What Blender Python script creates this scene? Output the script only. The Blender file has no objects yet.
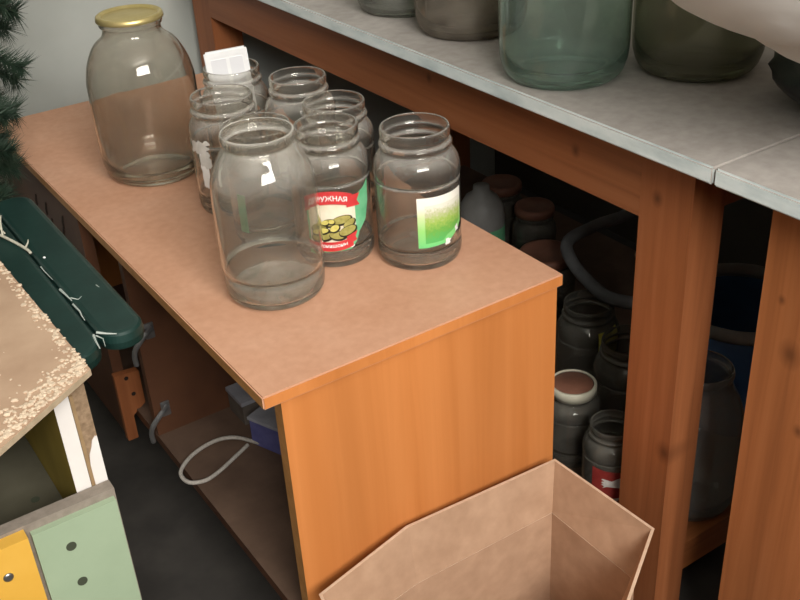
import bpy, bmesh, math, random
from mathutils import Vector, Matrix
R = math.radians
PI = math.pi
S = bpy.context.scene
COL = S.collection
random.seed(4)

# ------------------------------------------------------------------ materials
def mat(name):
    m = bpy.data.materials.new(name); m.use_nodes = True
    m.node_tree.nodes.clear()
    return m, m.node_tree.nodes, m.node_tree.links

def out(m, n, l, sock):
    o = n.new('ShaderNodeOutputMaterial'); l.new(sock, o.inputs['Surface']); return o

def noise(n, l, scale=(5, 5, 5), detail=4, rough=.55, coord='Object', nscale=1.0, rot=(0, 0, 0), dist=0.0):
    tc = n.new('ShaderNodeTexCoord'); mp = n.new('ShaderNodeMapping')
    mp.inputs['Scale'].default_value = scale; mp.inputs['Rotation'].default_value = rot
    l.new(tc.outputs[coord], mp.inputs['Vector'])
    t = n.new('ShaderNodeTexNoise'); t.inputs['Scale'].default_value = nscale
    t.inputs['Detail'].default_value = detail; t.inputs['Roughness'].default_value = rough
    t.inputs['Distortion'].default_value = dist
    l.new(mp.outputs['Vector'], t.inputs['Vector'])
    return t.outputs['Fac']

def ramp(n, l, fac, stops):
    r = n.new('ShaderNodeValToRGB'); e = r.color_ramp.elements
    e[0].position, e[0].color = stops[0][0], (*stops[0][1], 1)
    e[1].position, e[1].color = stops[-1][0], (*stops[-1][1], 1)
    for p, c in stops[1:-1]:
        x = e.new(p); x.color = (*c, 1)
    l.new(fac, r.inputs['Fac']); return r.outputs['Color']

def mix(n, l, fac, a, b, mode='MIX'):
    x = n.new('ShaderNodeMix'); x.data_type = 'RGBA'; x.blend_type = mode
    for sock, v in ((x.inputs[0], fac), (x.inputs[6], a), (x.inputs[7], b)):
        if hasattr(v, 'is_output'): l.new(v, sock)
        elif isinstance(v, (int, float)): sock.default_value = v
        else: sock.default_value = (*v, 1)
    return x.outputs[2]

def bsdf(n, l, col, rough=.6, metal=0., spec=.4, bump=None, bstr=.2, bdist=.002):
    b = n.new('ShaderNodeBsdfPrincipled')
    if hasattr(col, 'is_output'): l.new(col, b.inputs['Base Color'])
    else: b.inputs['Base Color'].default_value = (*col, 1)
    b.inputs['Roughness'].default_value = rough; b.inputs['Metallic'].default_value = metal
    b.inputs['Specular IOR Level'].default_value = spec
    if bump is not None:
        k = n.new('ShaderNodeBump'); k.inputs['Strength'].default_value = bstr; k.inputs['Distance'].default_value = bdist
        l.new(bump, k.inputs['Height']); l.new(k.outputs['Normal'], b.inputs['Normal'])
    return b.outputs['BSDF']

def plain(name, c1, c2=None, scale=20, rough=.6, metal=0., spec=.4, bstr=.15, detail=4):
    m, n, l = mat(name)
    f = noise(n, l, (1, 1, 1), detail=detail, nscale=scale)
    col = ramp(n, l, f, [(.3, c1), (.72, c2 or c1)])
    out(m, n, l, bsdf(n, l, col, rough, metal, spec, f, bstr)); return m

def wood(name, dark, mid, light, axis='Z', grain=1.0, knots=(), rough=.5):
    """stained pine: fibres along one axis, a few knots"""
    m, n, l = mat(name)
    lo, hi = 2.2 * grain, 60 * grain
    sc = {'X': (lo, hi, hi), 'Y': (hi, lo, hi), 'Z': (hi, hi, lo)}[axis]
    f = noise(n, l, sc, detail=5, rough=.6, dist=.6)
    g = noise(n, l, tuple(v * .22 for v in sc), detail=2)
    c = ramp(n, l, f, [(.18, dark), (.5, mid), (.85, light)])
    c2 = ramp(n, l, g, [(.3, (.86, .85, .84)), (.7, (1.08, 1.07, 1.06))])
    col = mix(n, l, 1.0, c, c2, 'MULTIPLY')
    for kx, ky, kz, kr in knots:      # a knot: a dark eye with a ring where the fibres bend round it
        tc = n.new('ShaderNodeTexCoord'); vm = n.new('ShaderNodeVectorMath'); vm.operation = 'SUBTRACT'; vm.inputs[1].default_value = (kx, ky, kz)
        l.new(tc.outputs['Object'], vm.inputs[0])
        vs = n.new('ShaderNodeVectorMath'); vs.operation = 'MULTIPLY'; vs.inputs[1].default_value = (.3 / kr, 1 / kr, .8 / kr); l.new(vm.outputs[0], vs.inputs[0])
        ln = n.new('ShaderNodeVectorMath'); ln.operation = 'LENGTH'; l.new(vs.outputs[0], ln.inputs[0])
        kk = ramp(n, l, ln.outputs['Value'], [(.15, (.85, .85, .85)), (.5, (.45, .45, .45)), (1.0, (0, 0, 0))])
        col = mix(n, l, kk, col, tuple(v * .55 for v in dark))
    out(m, n, l, bsdf(n, l, col, rough, 0, .35, f, .12, .001)); return m

def glass(name, tint=(.95, .97, .95), dust=.06, dustcol=(.62, .59, .55), top=.25, rough=0.0):
    """jar glass: refracting wall with a thin film of settled dust, thicker on faces that look up"""
    m, n, l = mat(name)
    g = n.new('ShaderNodeBsdfGlass'); g.inputs['Color'].default_value = (*tint, 1)
    g.inputs['IOR'].default_value = 1.47; g.inputs['Roughness'].default_value = rough
    d = n.new('ShaderNodeBsdfDiffuse'); d.inputs['Color'].default_value = (*dustcol, 1)
    f = noise(n, l, (1, 1, 1), detail=5, nscale=28)
    geo = n.new('ShaderNodeNewGeometry'); sx = n.new('ShaderNodeSeparateXYZ'); l.new(geo.outputs['Normal'], sx.inputs[0])
    ab = n.new('ShaderNodeMath'); ab.operation = 'MAXIMUM'; ab.inputs[1].default_value = 0; l.new(sx.outputs['Z'], ab.inputs[0])
    mr = n.new('ShaderNodeMapRange'); mr.inputs[1].default_value = .1; mr.inputs[2].default_value = .9
    mr.inputs[3].default_value = dust; mr.inputs[4].default_value = max(top, dust); l.new(ab.outputs[0], mr.inputs[0])
    mu = n.new('ShaderNodeMapRange'); mu.inputs[1].default_value = .3; mu.inputs[2].default_value = .7
    mu.inputs[3].default_value = .5; mu.inputs[4].default_value = 1.4; l.new(f, mu.inputs[0])
    pr = n.new('ShaderNodeMath'); pr.operation = 'MULTIPLY'; l.new(mr.outputs[0], pr.inputs[0]); l.new(mu.outputs[0], pr.inputs[1])
    mx = n.new('ShaderNodeMixShader'); l.new(pr.outputs[0], mx.inputs[0]); l.new(g.outputs[0], mx.inputs[1]); l.new(d.outputs[0], mx.inputs[2])
    out(m, n, l, mx.outputs[0]); return m

def flat(name, c, rough=.55):
    m, n, l = mat(name); out(m, n, l, bsdf(n, l, c, rough)); return m

M = {}
# cabinet top: laminate under dust
m, n, l = mat('dusty_laminate')
f = noise(n, l, (1, 1, 1), 6, nscale=9); f2 = noise(n, l, (1, 1, 1), 3, nscale=90)
c = ramp(n, l, f, [(.25, (.54, .27, .155)), (.55, (.60, .32, .198)), (.8, (.64, .365, .24))])
c = mix(n, l, .25, c, ramp(n, l, f2, [(.3, (.45, .26, .17)), (.7, (.66, .41, .29))]))
out(m, n, l, bsdf(n, l, c, .62, 0, .3, f2, .06)); M['dusty_top'] = m
M['laminate'] = wood('alder_laminate', (.52, .18, .045), (.60, .22, .062), (.68, .265, .082), 'Z', .5, (), .45)
M['edge'] = plain('laminate_edge_band', (.40, .19, .06), (.56, .28, .10), 60, .5)
M['laminate_in'] = plain('dusty_shaded_inside_laminate', (.085, .050, .033), (.15, .092, .062), 14, .75)  # dusty interior and worktable shelf, colour darkened to carry their shade
M['door_shaded'] = plain('shaded_door_laminate', (.075, .030, .015), (.12, .05, .024), 12, .5)  # laminate colour darkened for the shade on door, divider and shelf edge
M['gouge'] = flat('gouge_dark', (.02, .012, .008), .9)
M['pine_z'] = wood('stained_pine_upright', (.20, .064, .023), (.32, .110, .040), (.40, .150, .062), 'Z', knots=[(-.288, -.626, .30, .016), (-.288, -.583, .63, .010)])
M['pine_y'] = wood('stained_pine_rail', (.20, .068, .026), (.31, .112, .043), (.385, .150, .065), 'Y', knots=[(-.288, -.45, .645, .009), (-.288, -.15, .66, .008)])
M['pine_x'] = wood('stained_pine_crossrail', (.20, .065, .02), (.32, .11, .034), (.40, .15, .05), 'X')
M['pine_pale'] = wood('paler_pine_upright', (.27, .092, .031), (.40, .142, .048), (.49, .19, .074), 'Z', knots=[(-.288, .424, .524, .016), (-.288, .40, .44, .008), (-.288, .443, .58, .006)])
m, n, l = mat('grey_painted_worktop')
f = noise(n, l, (1, 1, 1), 6, nscale=7); f2 = noise(n, l, (1, 1, 1), 3, nscale=70)
c = ramp(n, l, f, [(.3, (.31, .275, .245)), (.7, (.43, .39, .355))])
c = mix(n, l, .3, c, ramp(n, l, f2, [(.3, (.26, .25, .24)), (.7, (.5, .48, .46))]))
out(m, n, l, bsdf(n, l, c, .7, 0, .25, f2, .08)); M['worktop'] = m
m, n, l = mat('pale_blue_painted_edge')
f = noise(n, l, (1, .35, 1), 5, nscale=40)
c = ramp(n, l, f, [(.25, (.48, .57, .58)), (.5, (.70, .78, .78)), (.8, (.86, .90, .89))])
out(m, n, l, bsdf(n, l, c, .5, 0, .4, f, .2)); M['worktop_edge'] = m
M['wall'] = plain('grey_painted_plaster', (.37, .39, .36), (.43, .45, .42), 6, .9, 0, .1)
M['wall_dark'] = plain('darkened_unseen_wall', (.13, .115, .095), (.17, .15, .125), 6, .8, 0, .1)  # unseen walls given a darker brown to cut the bounced light
M['floor'] = plain('dark_worn_floor', (.030, .027, .024), (.062, .055, .048), 9, .85)
M['ceiling'] = plain('white_ceiling', (.6, .6, .58), (.66, .66, .64), 5, .9)
M['window_white'] = plain('white_window_paint', (.7, .7, .68), (.76, .76, .74), 10, .4)
M['cardboard'] = plain('brown_cardboard', (.42, .26, .165), (.52, .335, .22), 35, .85, 0, .15)
M['cardboard_edge'] = plain('cardboard_cut_edge', (.55, .38, .26), (.66, .47, .34), 120, .9, 0, .1)
M['glass_clear'] = glass('dusty_clear_glass', (.95, .945, .92), .045, (.60, .56, .51), .30)
M['glass_front'] = glass('dustier_clear_glass', (.955, .95, .925), .055, (.64, .61, .55), .45)
M['glass_big'] = glass('big_jar_glass', (.95, .935, .90), .05, (.46, .42, .36), .12)
M['glass_green'] = glass('greenish_glass', (.86, .94, .90), .09, (.46, .53, .50), .25)
M['glass_brown'] = glass('grimy_glass', (.78, .74, .66), .28, (.36, .32, .27), .35)
M['glass_dim'] = glass('shaded_jar_glass', (.76, .76, .71), .16, (.32, .30, .26), .26)  # dirty jar glass, tinted darker for the shade under the worktable
M['glass_pale'] = glass('pale_dusty_glass', (.84, .86, .82), .16, (.46, .45, .42), .3)
M['glass_olive'] = glass('olive_grimy_glass', (.78, .79, .70), .2, (.33, .32, .26), .3)
M['gold'] = plain('gold_lacquered_tin', (.55, .44, .17), (.68, .56, .26), 40, .38, .7)
M['white_plastic'] = plain('white_plastic', (.80, .80, .80), (.86, .86, .86), 30, .35)
M['card_grey'] = flat('pale_grey_inset', (.72, .72, .74), .4)
M['paper_white'] = plain('white_paper', (.80, .79, .76), (.88, .87, .84), 60, .8, 0, .1)
M['paper_torn'] = plain('torn_grey_paper', (.52, .50, .46), (.70, .67, .62), 90, .9, 0, .1)
M['red'] = plain('ribbon_red', (.55, .03, .035), (.66, .06, .06), 60, .5)
M['cream'] = plain('label_cream', (.74, .66, .47), (.84, .78, .62), 50, .6)
M['label_green'] = plain('label_green', (.11, .42, .20), (.20, .55, .30), 50, .5)
M['gherkin'] = plain('gherkin_olive', (.28, .25, .06), (.46, .41, .13), 200, .5)
M['gherkin_pale'] = plain('gherkin_yellow', (.58, .50, .10), (.74, .66, .22), 200, .5)
M['gherkin_dark'] = flat('label_dark', (.025, .02, .008), .6)
# fading green label (its print fades from cream at the top to grass green)
m, n, l = mat('grass_label_print')
tc = n.new('ShaderNodeTexCoord'); sx = n.new('ShaderNodeSeparateXYZ'); l.new(tc.outputs['Generated'], sx.inputs[0])
f = noise(n, l, (1, 1, 1), 5, nscale=260, rough=.7)
ad = n.new('ShaderNodeMath'); ad.operation = 'MULTIPLY_ADD'; ad.inputs[1].default_value = .62; l.new(f, ad.inputs[0])
sb = n.new('ShaderNodeMath'); sb.operation = 'SUBTRACT'; sb.inputs[1].default_value = .33
l.new(sx.outputs['Z'], sb.inputs[0]); l.new(sb.outputs[0], ad.inputs[2])
c = ramp(n, l, ad.outputs[0], [(.04, (.10, .46, .12)), (.30, (.16, .42, .07)), (.55, (.36, .52, .11)), (.76, (.56, .58, .36)), (.9, (.78, .78, .66))])
out(m, n, l, bsdf(n, l, c, .5)); M['grass_print'] = m
m, n, l = mat('grass_label_border')
tc = n.new('ShaderNodeTexCoord'); sx = n.new('ShaderNodeSeparateXYZ'); l.new(tc.outputs['Generated'], sx.inputs[0])
c = ramp(n, l, sx.outputs['Z'], [(.0, (.16, .62, .22)), (.35, (.32, .70, .20)), (.62, (.62, .76, .40)), (.8, (.88, .87, .76)), (.95, (.9, .89, .8))])
out(m, n, l, bsdf(n, l, c, .5)); M['grass_border'] = m
M['vinyl'] = plain('dark_green_vinyl', (.005, .022, .018), (.010, .035, .029), 30, .42, 0, .45)
M['thread'] = plain('pale_fibres', (.40, .38, .30), (.58, .55, .45), 90, .9)
M['crack'] = plain('cracked_vinyl_backing', (.32, .38, .34), (.50, .54, .50), 120, .9)
M['ply'] = plain('glue_stained_plywood', (.38, .25, .165), (.50, .35, .24), 16, .8, 0, .2, .3)
M['ply_edge'] = plain('plywood_edge', (.36, .28, .18), (.48, .38, .26), 80, .85)
M['crumb'] = plain('old_foam_crumbs', (.55, .43, .31), (.70, .57, .43), 300, .95, 0, .1)
M['mint'] = plain('mint_laminate', (.335, .43, .29), (.375, .475, .325), 18, .5)
M['yellow'] = plain('yellow_laminate', (.74, .40, .055), (.82, .48, .085), 14, .45)
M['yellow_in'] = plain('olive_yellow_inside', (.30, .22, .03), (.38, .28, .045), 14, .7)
M['chip'] = plain('bare_chipboard', (.20, .13, .075), (.36, .25, .155), 160, .9)
M['chip_brown'] = plain('bare_brown_edge', (.27, .175, .085), (.36, .24, .125), 60, .8)
M['chip_grey'] = plain('grey_raw_edge', (.22, .185, .15), (.31, .265, .22), 110, .9)
M['white_lam'] = plain('white_laminate', (.80, .76, .72), (.86, .82, .78), 20, .5)
M['hole'] = flat('drilled_hole', (.055, .065, .04), .9)
M['steel'] = plain('dull_steel', (.25, .25, .25), (.40, .40, .40), 60, .35, .85)
M['needle'] = plain('artificial_fir_needles', (.013, .030, .018), (.028, .052, .030), 60, .6)
M['fir_stem'] = plain('fir_stem', (.03, .035, .02), (.05, .05, .03), 60, .8)
M['black_plastic'] = plain('black_plastic_bag', (.010, .010, .010), (.022, .021, .02), 30, .35)
m, n, l = mat('milky_plastic_film')
f = noise(n, l, (1, 1, 1), 4, nscale=14)
c = ramp(n, l, f, [(.3, (.82, .79, .76)), (.7, (.90, .88, .85))])
p = bsdf(n, l, c, .42, 0, .4, f, .25, .006)
t = n.new('ShaderNodeBsdfTranslucent'); t.inputs['Color'].default_value = (.75, .73, .7, 1)
mx = n.new('ShaderNodeMixShader'); mx.inputs[0].default_value = .35; l.new(p, mx.inputs[1]); l.new(t.outputs[0], mx.inputs[2])
out(m, n, l, mx.outputs[0]); M['film'] = m
M['rope'] = plain('greyish_rope', (.34, .31, .27), (.50, .46, .41), 300, .9)
M['carton_blue'] = plain('violet_blue_carton', (.085, .085, .24), (.14, .14, .34), 40, .6)
M['carton_grey'] = plain('grey_carton_lid', (.28, .28, .31), (.38, .38, .42), 40, .7)
M['carton_dark'] = plain('grey_brown_carton', (.11, .09, .075), (.17, .145, .12), 40, .8)
M['bucket_blue'] = plain('blue_plastic', (.02, .07, .19), (.035, .11, .27), 20, .5)
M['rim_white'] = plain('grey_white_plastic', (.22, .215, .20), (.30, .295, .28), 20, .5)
M['hose'] = plain('grey_hose', (.13, .135, .14), (.19, .195, .20), 40, .6)
M['lid_brown'] = plain('brown_red_tin', (.20, .085, .055), (.28, .125, .08), 40, .5)
M['lid_cream'] = plain('cream_tin', (.55, .52, .40), (.66, .62, .50), 40, .5)
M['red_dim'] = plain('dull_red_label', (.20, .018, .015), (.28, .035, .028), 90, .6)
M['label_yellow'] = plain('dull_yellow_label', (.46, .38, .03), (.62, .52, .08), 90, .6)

# ------------------------------------------------------------------ helpers
def obj(name, bm, material, parent=None, base=None, smooth=False, bevel=0):
    """link a bmesh given in world coordinates as one mesh object, origin at base (or at its parent's base)"""
    if bevel:
        bmesh.ops.bevel(bm, geom=[e for e in bm.edges if len(e.link_faces) == 2 and e.calc_face_angle(0) > .6], offset=bevel, segments=2, affect='EDGES', clamp_overlap=True)
    b = Vector(base) if base is not None else (Vector(parent['base_pt']) if parent is not None else Vector((0, 0, 0)))
    bmesh.ops.translate(bm, verts=bm.verts, vec=-b)
    me = bpy.data.meshes.new(name); bm.to_mesh(me); bm.free()
    for x in (material if isinstance(material, (list, tuple)) else [material]): me.materials.append(x)
    if smooth:
        me.polygons.foreach_set('use_smooth', [True] * len(me.polygons))
    o = bpy.data.objects.new(name, me); COL.objects.link(o)
    o['base_pt'] = list(b)
    if parent is not None:
        o.parent = parent
        o.location = b - Vector(parent['base_pt'])
    else:
        o.location = b
    return o

def tag(o, label=None, cat=None, group=None, kind=None):
    for k, v in (('label', label), ('category', cat), ('group', group), ('kind', kind)):
        if v: o[k] = v
    return o

def thing(name, label, cat, base, group=None):
    o = bpy.data.objects.new(name, None); COL.objects.link(o); o.location = base; o['base_pt'] = list(base)
    o.empty_display_size = .05
    return tag(o, label, cat, group)

def box(bm, x0, x1, y0, y1, z0, z1, mi=0):
    vs = [bm.verts.new(p) for p in ((x0, y0, z0), (x1, y0, z0), (x1, y1, z0), (x0, y1, z0), (x0, y0, z1), (x1, y0, z1), (x1, y1, z1), (x0, y1, z1))]
    fs = []
    for i in ((0, 3, 2, 1), (4, 5, 6, 7), (0, 1, 5, 4), (1, 2, 6, 5), (2, 3, 7, 6), (3, 0, 4, 7)):
        f = bm.faces.new([vs[k] for k in i]); f.material_index = mi; fs.append(f)
    return fs

def bx(*a, **k):
    bm = bmesh.new(); box(bm, *a, **k); return bm

def prism(bm, poly, z0, z1, mi=0):
    a = [bm.verts.new((x, y, z0)) for x, y in poly]; b = [bm.verts.new((x, y, z1)) for x, y in poly]
    n_ = len(poly)
    fs = [bm.faces.new(a[::-1]), bm.faces.new(b)] + [bm.faces.new((a[i], a[(i + 1) % n_], b[(i + 1) % n_], b[i])) for i in range(n_)]
    for f in fs: f.material_index = mi
    bmesh.ops.recalc_face_normals(bm, faces=fs)
    return fs

def lathe(bm, prof, c, seg=64, closed=False, mi=0):
    """revolve (r, z) profile about the vertical through c; r = 0 makes a pole"""
    rings = []
    for r, z in prof:
        if r < 1e-6: rings.append([bm.verts.new((c[0], c[1], c[2] + z))])
        else: rings.append([bm.verts.new((c[0] + r * math.cos(2 * PI * k / seg), c[1] + r * math.sin(2 * PI * k / seg), c[2] + z)) for k in range(seg)])
    pairs = list(zip(rings, rings[1:])) + ([(rings[-1], rings[0])] if closed else [])
    fs = []
    for a, b in pairs:
        for k in range(seg):
            j = (k + 1) % seg
            if len(a) == 1 and len(b) == 1: continue
            if len(a) == 1: fs.append(bm.faces.new((a[0], b[j], b[k])))
            elif len(b) == 1: fs.append(bm.faces.new((a[k], a[j], b[0])))
            else: fs.append(bm.faces.new((a[k], a[j], b[j], b[k])))
    for f in fs: f.material_index = mi
    bmesh.ops.recalc_face_normals(bm, faces=fs)
    return bm

def tube(bm, pts, r, seg=8, cyclic=False, mi=0, taper=None):
    pts = [Vector(p) for p in pts]; rings = []; n_ = len(pts)
    up = Vector((0, 0, 1)); prev = None
    for i, p in enumerate(pts):
        a = pts[(i - 1) % n_] if (cyclic or i > 0) else p; b = pts[(i + 1) % n_] if (cyclic or i < n_ - 1) else p
        t = (b - a).normalized()
        if prev is None:
            u = t.cross(up) if abs(t.z) < .95 else t.cross(Vector((1, 0, 0)))
        else:
            u = prev - t * prev.dot(t)
        u.normalize(); prev = u; v = t.cross(u)
        rr = r if taper is None else r * (1 + (taper - 1) * i / (n_ - 1))
        rings.append([bm.verts.new(p + u * rr * math.cos(2 * PI * k / seg) + v * rr * math.sin(2 * PI * k / seg)) for k in range(seg)])
    fs = []
    for a, b in list(zip(rings, rings[1:])) + ([(rings[-1], rings[0])] if cyclic else []):
        for k in range(seg):
            j = (k + 1) % seg; fs.append(bm.faces.new((a[k], a[j], b[j], b[k])))
    if not cyclic:
        fs.append(bm.faces.new(rings[0][::-1])); fs.append(bm.faces.new(rings[-1]))
    for f in fs: f.material_index = mi
    bmesh.ops.recalc_face_normals(bm, faces=fs)
    return bm

def spline(pts, k=6, cyclic=False):
    P = [Vector(p) for p in pts]; n_ = len(P); o = []
    rng = range(n_ if cyclic else n_ - 1)
    for i in rng:
        g = lambda q: P[q % n_] if cyclic else P[max(0, min(n_ - 1, q))]
        p0, p1, p2, p3 = g(i - 1), g(i), g(i + 1), g(i + 2)
        for s in range(k):
            t = s / k
            o.append(.5 * ((2 * p1) + (-p0 + p2) * t + (2 * p0 - 5 * p1 + 4 * p2 - p3) * t * t + (-p0 + 3 * p1 - 3 * p2 + p3) * t ** 3))
    if not cyclic: o.append(P[-1])
    return o

def struct(name, bm, m, base=(0, 0, 0), parent=None):
    o = obj(name, bm, m, parent, base if parent is None else None); o['kind'] = 'structure'; return o

# ------------------------------------------------------------------ the room
X0, X1, Y0, Y1, ZC = -2.3, 1.25, -2.2, 1.20, 2.7
struct('floor', bx(X0 - .1, X1 + .1, Y0 - .1, Y1 + .1, -.1, 0), M['floor'])
struct('ceiling', bx(X0 - .1, X1 + .1, Y0 - .1, Y1 + .1, ZC, ZC + .1), M['ceiling'])
struct('wall_back', bx(X0 - .1, X1 + .1, Y1, Y1 + .1, 0, ZC), M['wall'])
struct('wall_right', bx(X1, X1 + .1, Y0, Y1, 0, ZC), M['wall_dark'])
struct('wall_left', bx(X0 - .1, X0, Y0, Y1, 0, ZC), M['wall_dark'])
WX0, WX1, WZ0, WZ1 = -1.2, .4, 1.65, 2.55
bm = bmesh.new()
box(bm, X0 - .1, WX0, Y0 - .1, Y0, 0, ZC); box(bm, WX1, X1 + .1, Y0 - .1, Y0, 0, ZC)
box(bm, WX0, WX1, Y0 - .1, Y0, 0, WZ0); box(bm, WX0, WX1, Y0 - .1, Y0, WZ1, ZC)
struct('wall_front', bm, M['wall_dark'])
bm = bmesh.new()
for a in ((WX0, WX0 + .05, WZ0, WZ1), (WX1 - .05, WX1, WZ0, WZ1), (WX0 + .05, WX1 - .05, WZ0, WZ0 + .05), (WX0 + .05, WX1 - .05, WZ1 - .05, WZ1), (-.53, -.47, WZ0 + .05, WZ1 - .05)):
    box(bm, a[0], a[1], Y0 - .08, Y0 - .02, a[2], a[3])
struct('window_1', bm, M['window_white'])

# ------------------------------------------------------------------ low cabinet
T = .52
CW, CL = .403, 1.012
cab = thing('low_cabinet', 'low orange-brown cabinet with dusty top and open front, carrying the empty jars', 'cabinet', (0.2, .5, 0))
bm = bx(0, CW, 0, CL, T - .016, T)
bm.normal_update()
for f in bm.faces:
    f.material_index = 0 if f.normal.z > .5 else (1 if f.normal.x < -.5 else 2)
o = obj('top_board', bm, [M['dusty_top'], M['edge'], M['laminate']], cab, bevel=.0015)
bm = bx(.0236, .4018, .0095, .0273, 0, T - .016)
bm.normal_update()
for f in bm.faces:
    f.material_index = 1 if f.normal.x < -.5 else (2 if f.normal.y > .5 else 0)
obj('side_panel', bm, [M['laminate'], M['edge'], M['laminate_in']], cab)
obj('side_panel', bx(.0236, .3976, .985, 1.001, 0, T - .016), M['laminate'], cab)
obj('divider', bx(.0246, .39, .485, .501, .160, T - .016), M['door_shaded'], cab)
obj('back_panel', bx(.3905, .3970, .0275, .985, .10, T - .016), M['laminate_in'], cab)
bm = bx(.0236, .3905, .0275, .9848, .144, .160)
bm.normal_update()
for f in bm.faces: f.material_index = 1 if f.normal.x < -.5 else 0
obj('bottom_shelf', bm, [M['laminate_in'], M['door_shaded']], cab)
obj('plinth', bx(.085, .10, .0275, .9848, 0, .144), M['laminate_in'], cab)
d = obj('door', bx(.004, .0205, .588, 1.0, .106, T - .022), M['door_shaded'], cab, bevel=.001)
for y, z, h in ((.815, .448, .011), (.76, .452, .012), (.745, .428, .014), (.672, .462, .012), (.682, .44, .012)):
    obj('gouge', tube(bmesh.new(), [(.0042, y - .006, z + h), (.0036, y, z), (.0042, y + .004, z - h)], .0022, 5), M['gouge'], d)
bm = bmesh.new()
prism(bm, [(.0, .106), (.017, .106), (.017, .150), (.040, .166), (.040, .228), (.0, .232)], .573, .587)
for v in bm.verts: v.co = (v.co.x, v.co.z, v.co.y)
bmesh.ops.recalc_face_normals(bm, faces=bm.faces[:])
hb = obj('notched_batten', bm, M['pine_z'], cab, bevel=.001)
for x, z in ((.018, .222), (.024, .190)):
    bm = bmesh.new()
    lathe(bm, [(0, 0), (.0035, 0), (.0035, .0012), (0, .0012)], (x, 0, 0), 12)
    for v in bm.verts:
        if not v.tag: v.co = (v.co.x, .5735 - v.co.z, z + v.co.y); v.tag = True
    bmesh.ops.recalc_face_normals(bm, faces=bm.faces[:])
    obj('screw', bm, M['gouge'], hb)
for z in (.345, .205):
    bm = bmesh.new()
    box(bm, .036, .050, .4815, .4848, z - .013, z + .013)
    tube(bm, spline([(.046, .479, z + .006), (.030, .472, z), (.012, .470, z - .018), (.010, .468, z - .04)], 4), .0042, 8)
    obj('hinge', bm, M['steel'], cab, bevel=.0008)

# ------------------------------------------------------------------ worktables
TT, TU = .7189, .7002
t1 = thing('worktable', 'long pine worktable with grey dusty top, standing behind the orange cabinet', 'table', (.75, .5, 0))
def slab(x0, x1, y0, y1, parent):
    bm = bx(x0, x1, y0, y1, TU, TT)
    bmesh.ops.bevel(bm, geom=[e for e in bm.edges], offset=.0022, segments=2, affect='EDGES')
    bm.normal_update()
    for f in bm.faces: f.material_index = 1 if f.normal.x < -.3 else 0
    return obj('tabletop', bm, [M['worktop'], M['worktop_edge']], parent)
slab(.4105, 1.10, -.1968, 1.172, t1)
obj('front_apron', bx(.4622, .484, -.0571, 1.0818, .599, TU), M['pine_y'], t1)
def leg(x0, x1, y0, y1, m, parent):
    return obj('leg', bx(x0, x1, y0, y1, 0, TU), m, parent, bevel=.003)
leg(.4622, .5130, -.1334, -.0573, M['pine_z'], t1)
leg(.4622, .5240, 1.0820, 1.1620, M['pine_z'], t1)
leg(1.03, 1.08, -.1334, -.0573, M['pine_z'], t1); leg(1.03, 1.08, 1.082, 1.162, M['pine_z'], t1)
obj('side_apron', bx(.5132, 1.0298, -.122, -.10, .615, TU), M['pine_x'], t1)
obj('side_apron', bx(.5242, 1.0298, 1.10, 1.125, .615, TU), M['pine_x'], t1)
obj('side_rail', bx(.5132, 1.0298, -.125, -.10, .065, .1018), M['pine_x'], t1)
obj('side_rail', bx(.5242, 1.0298, 1.10, 1.125, .065, .12), M['pine_x'], t1)
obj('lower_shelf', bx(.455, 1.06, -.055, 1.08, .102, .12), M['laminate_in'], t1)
obj('shelf_end', bx(.5142, 1.0285, -.129, -.0555, .102, .12), M['pine_x'], t1)
t2 = thing('worktable', 'second worktable at the right edge with a broad pale pine leg', 'table', (.75, -.7, 0))
slab(.4105, 1.10, -1.35, -.1982, t2)
leg(.4622, .5600, -.360, -.2325, M['pine_pale'], t2); leg(1.0, 1.08, -.36, -.2325, M['pine_z'], t2)
leg(.4622, .5400, -1.30, -1.21, M['pine_z'], t2); leg(1.0, 1.08, -1.30, -1.21, M['pine_z'], t2)
obj('front_apron', bx(.4622, .484, -1.2098, -.3602, .6, TU), M['pine_y'], t2)
obj('side_apron', bx(.5602, .9998, -.30, -.275, .62, TU), M['pine_x'], t2)

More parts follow.
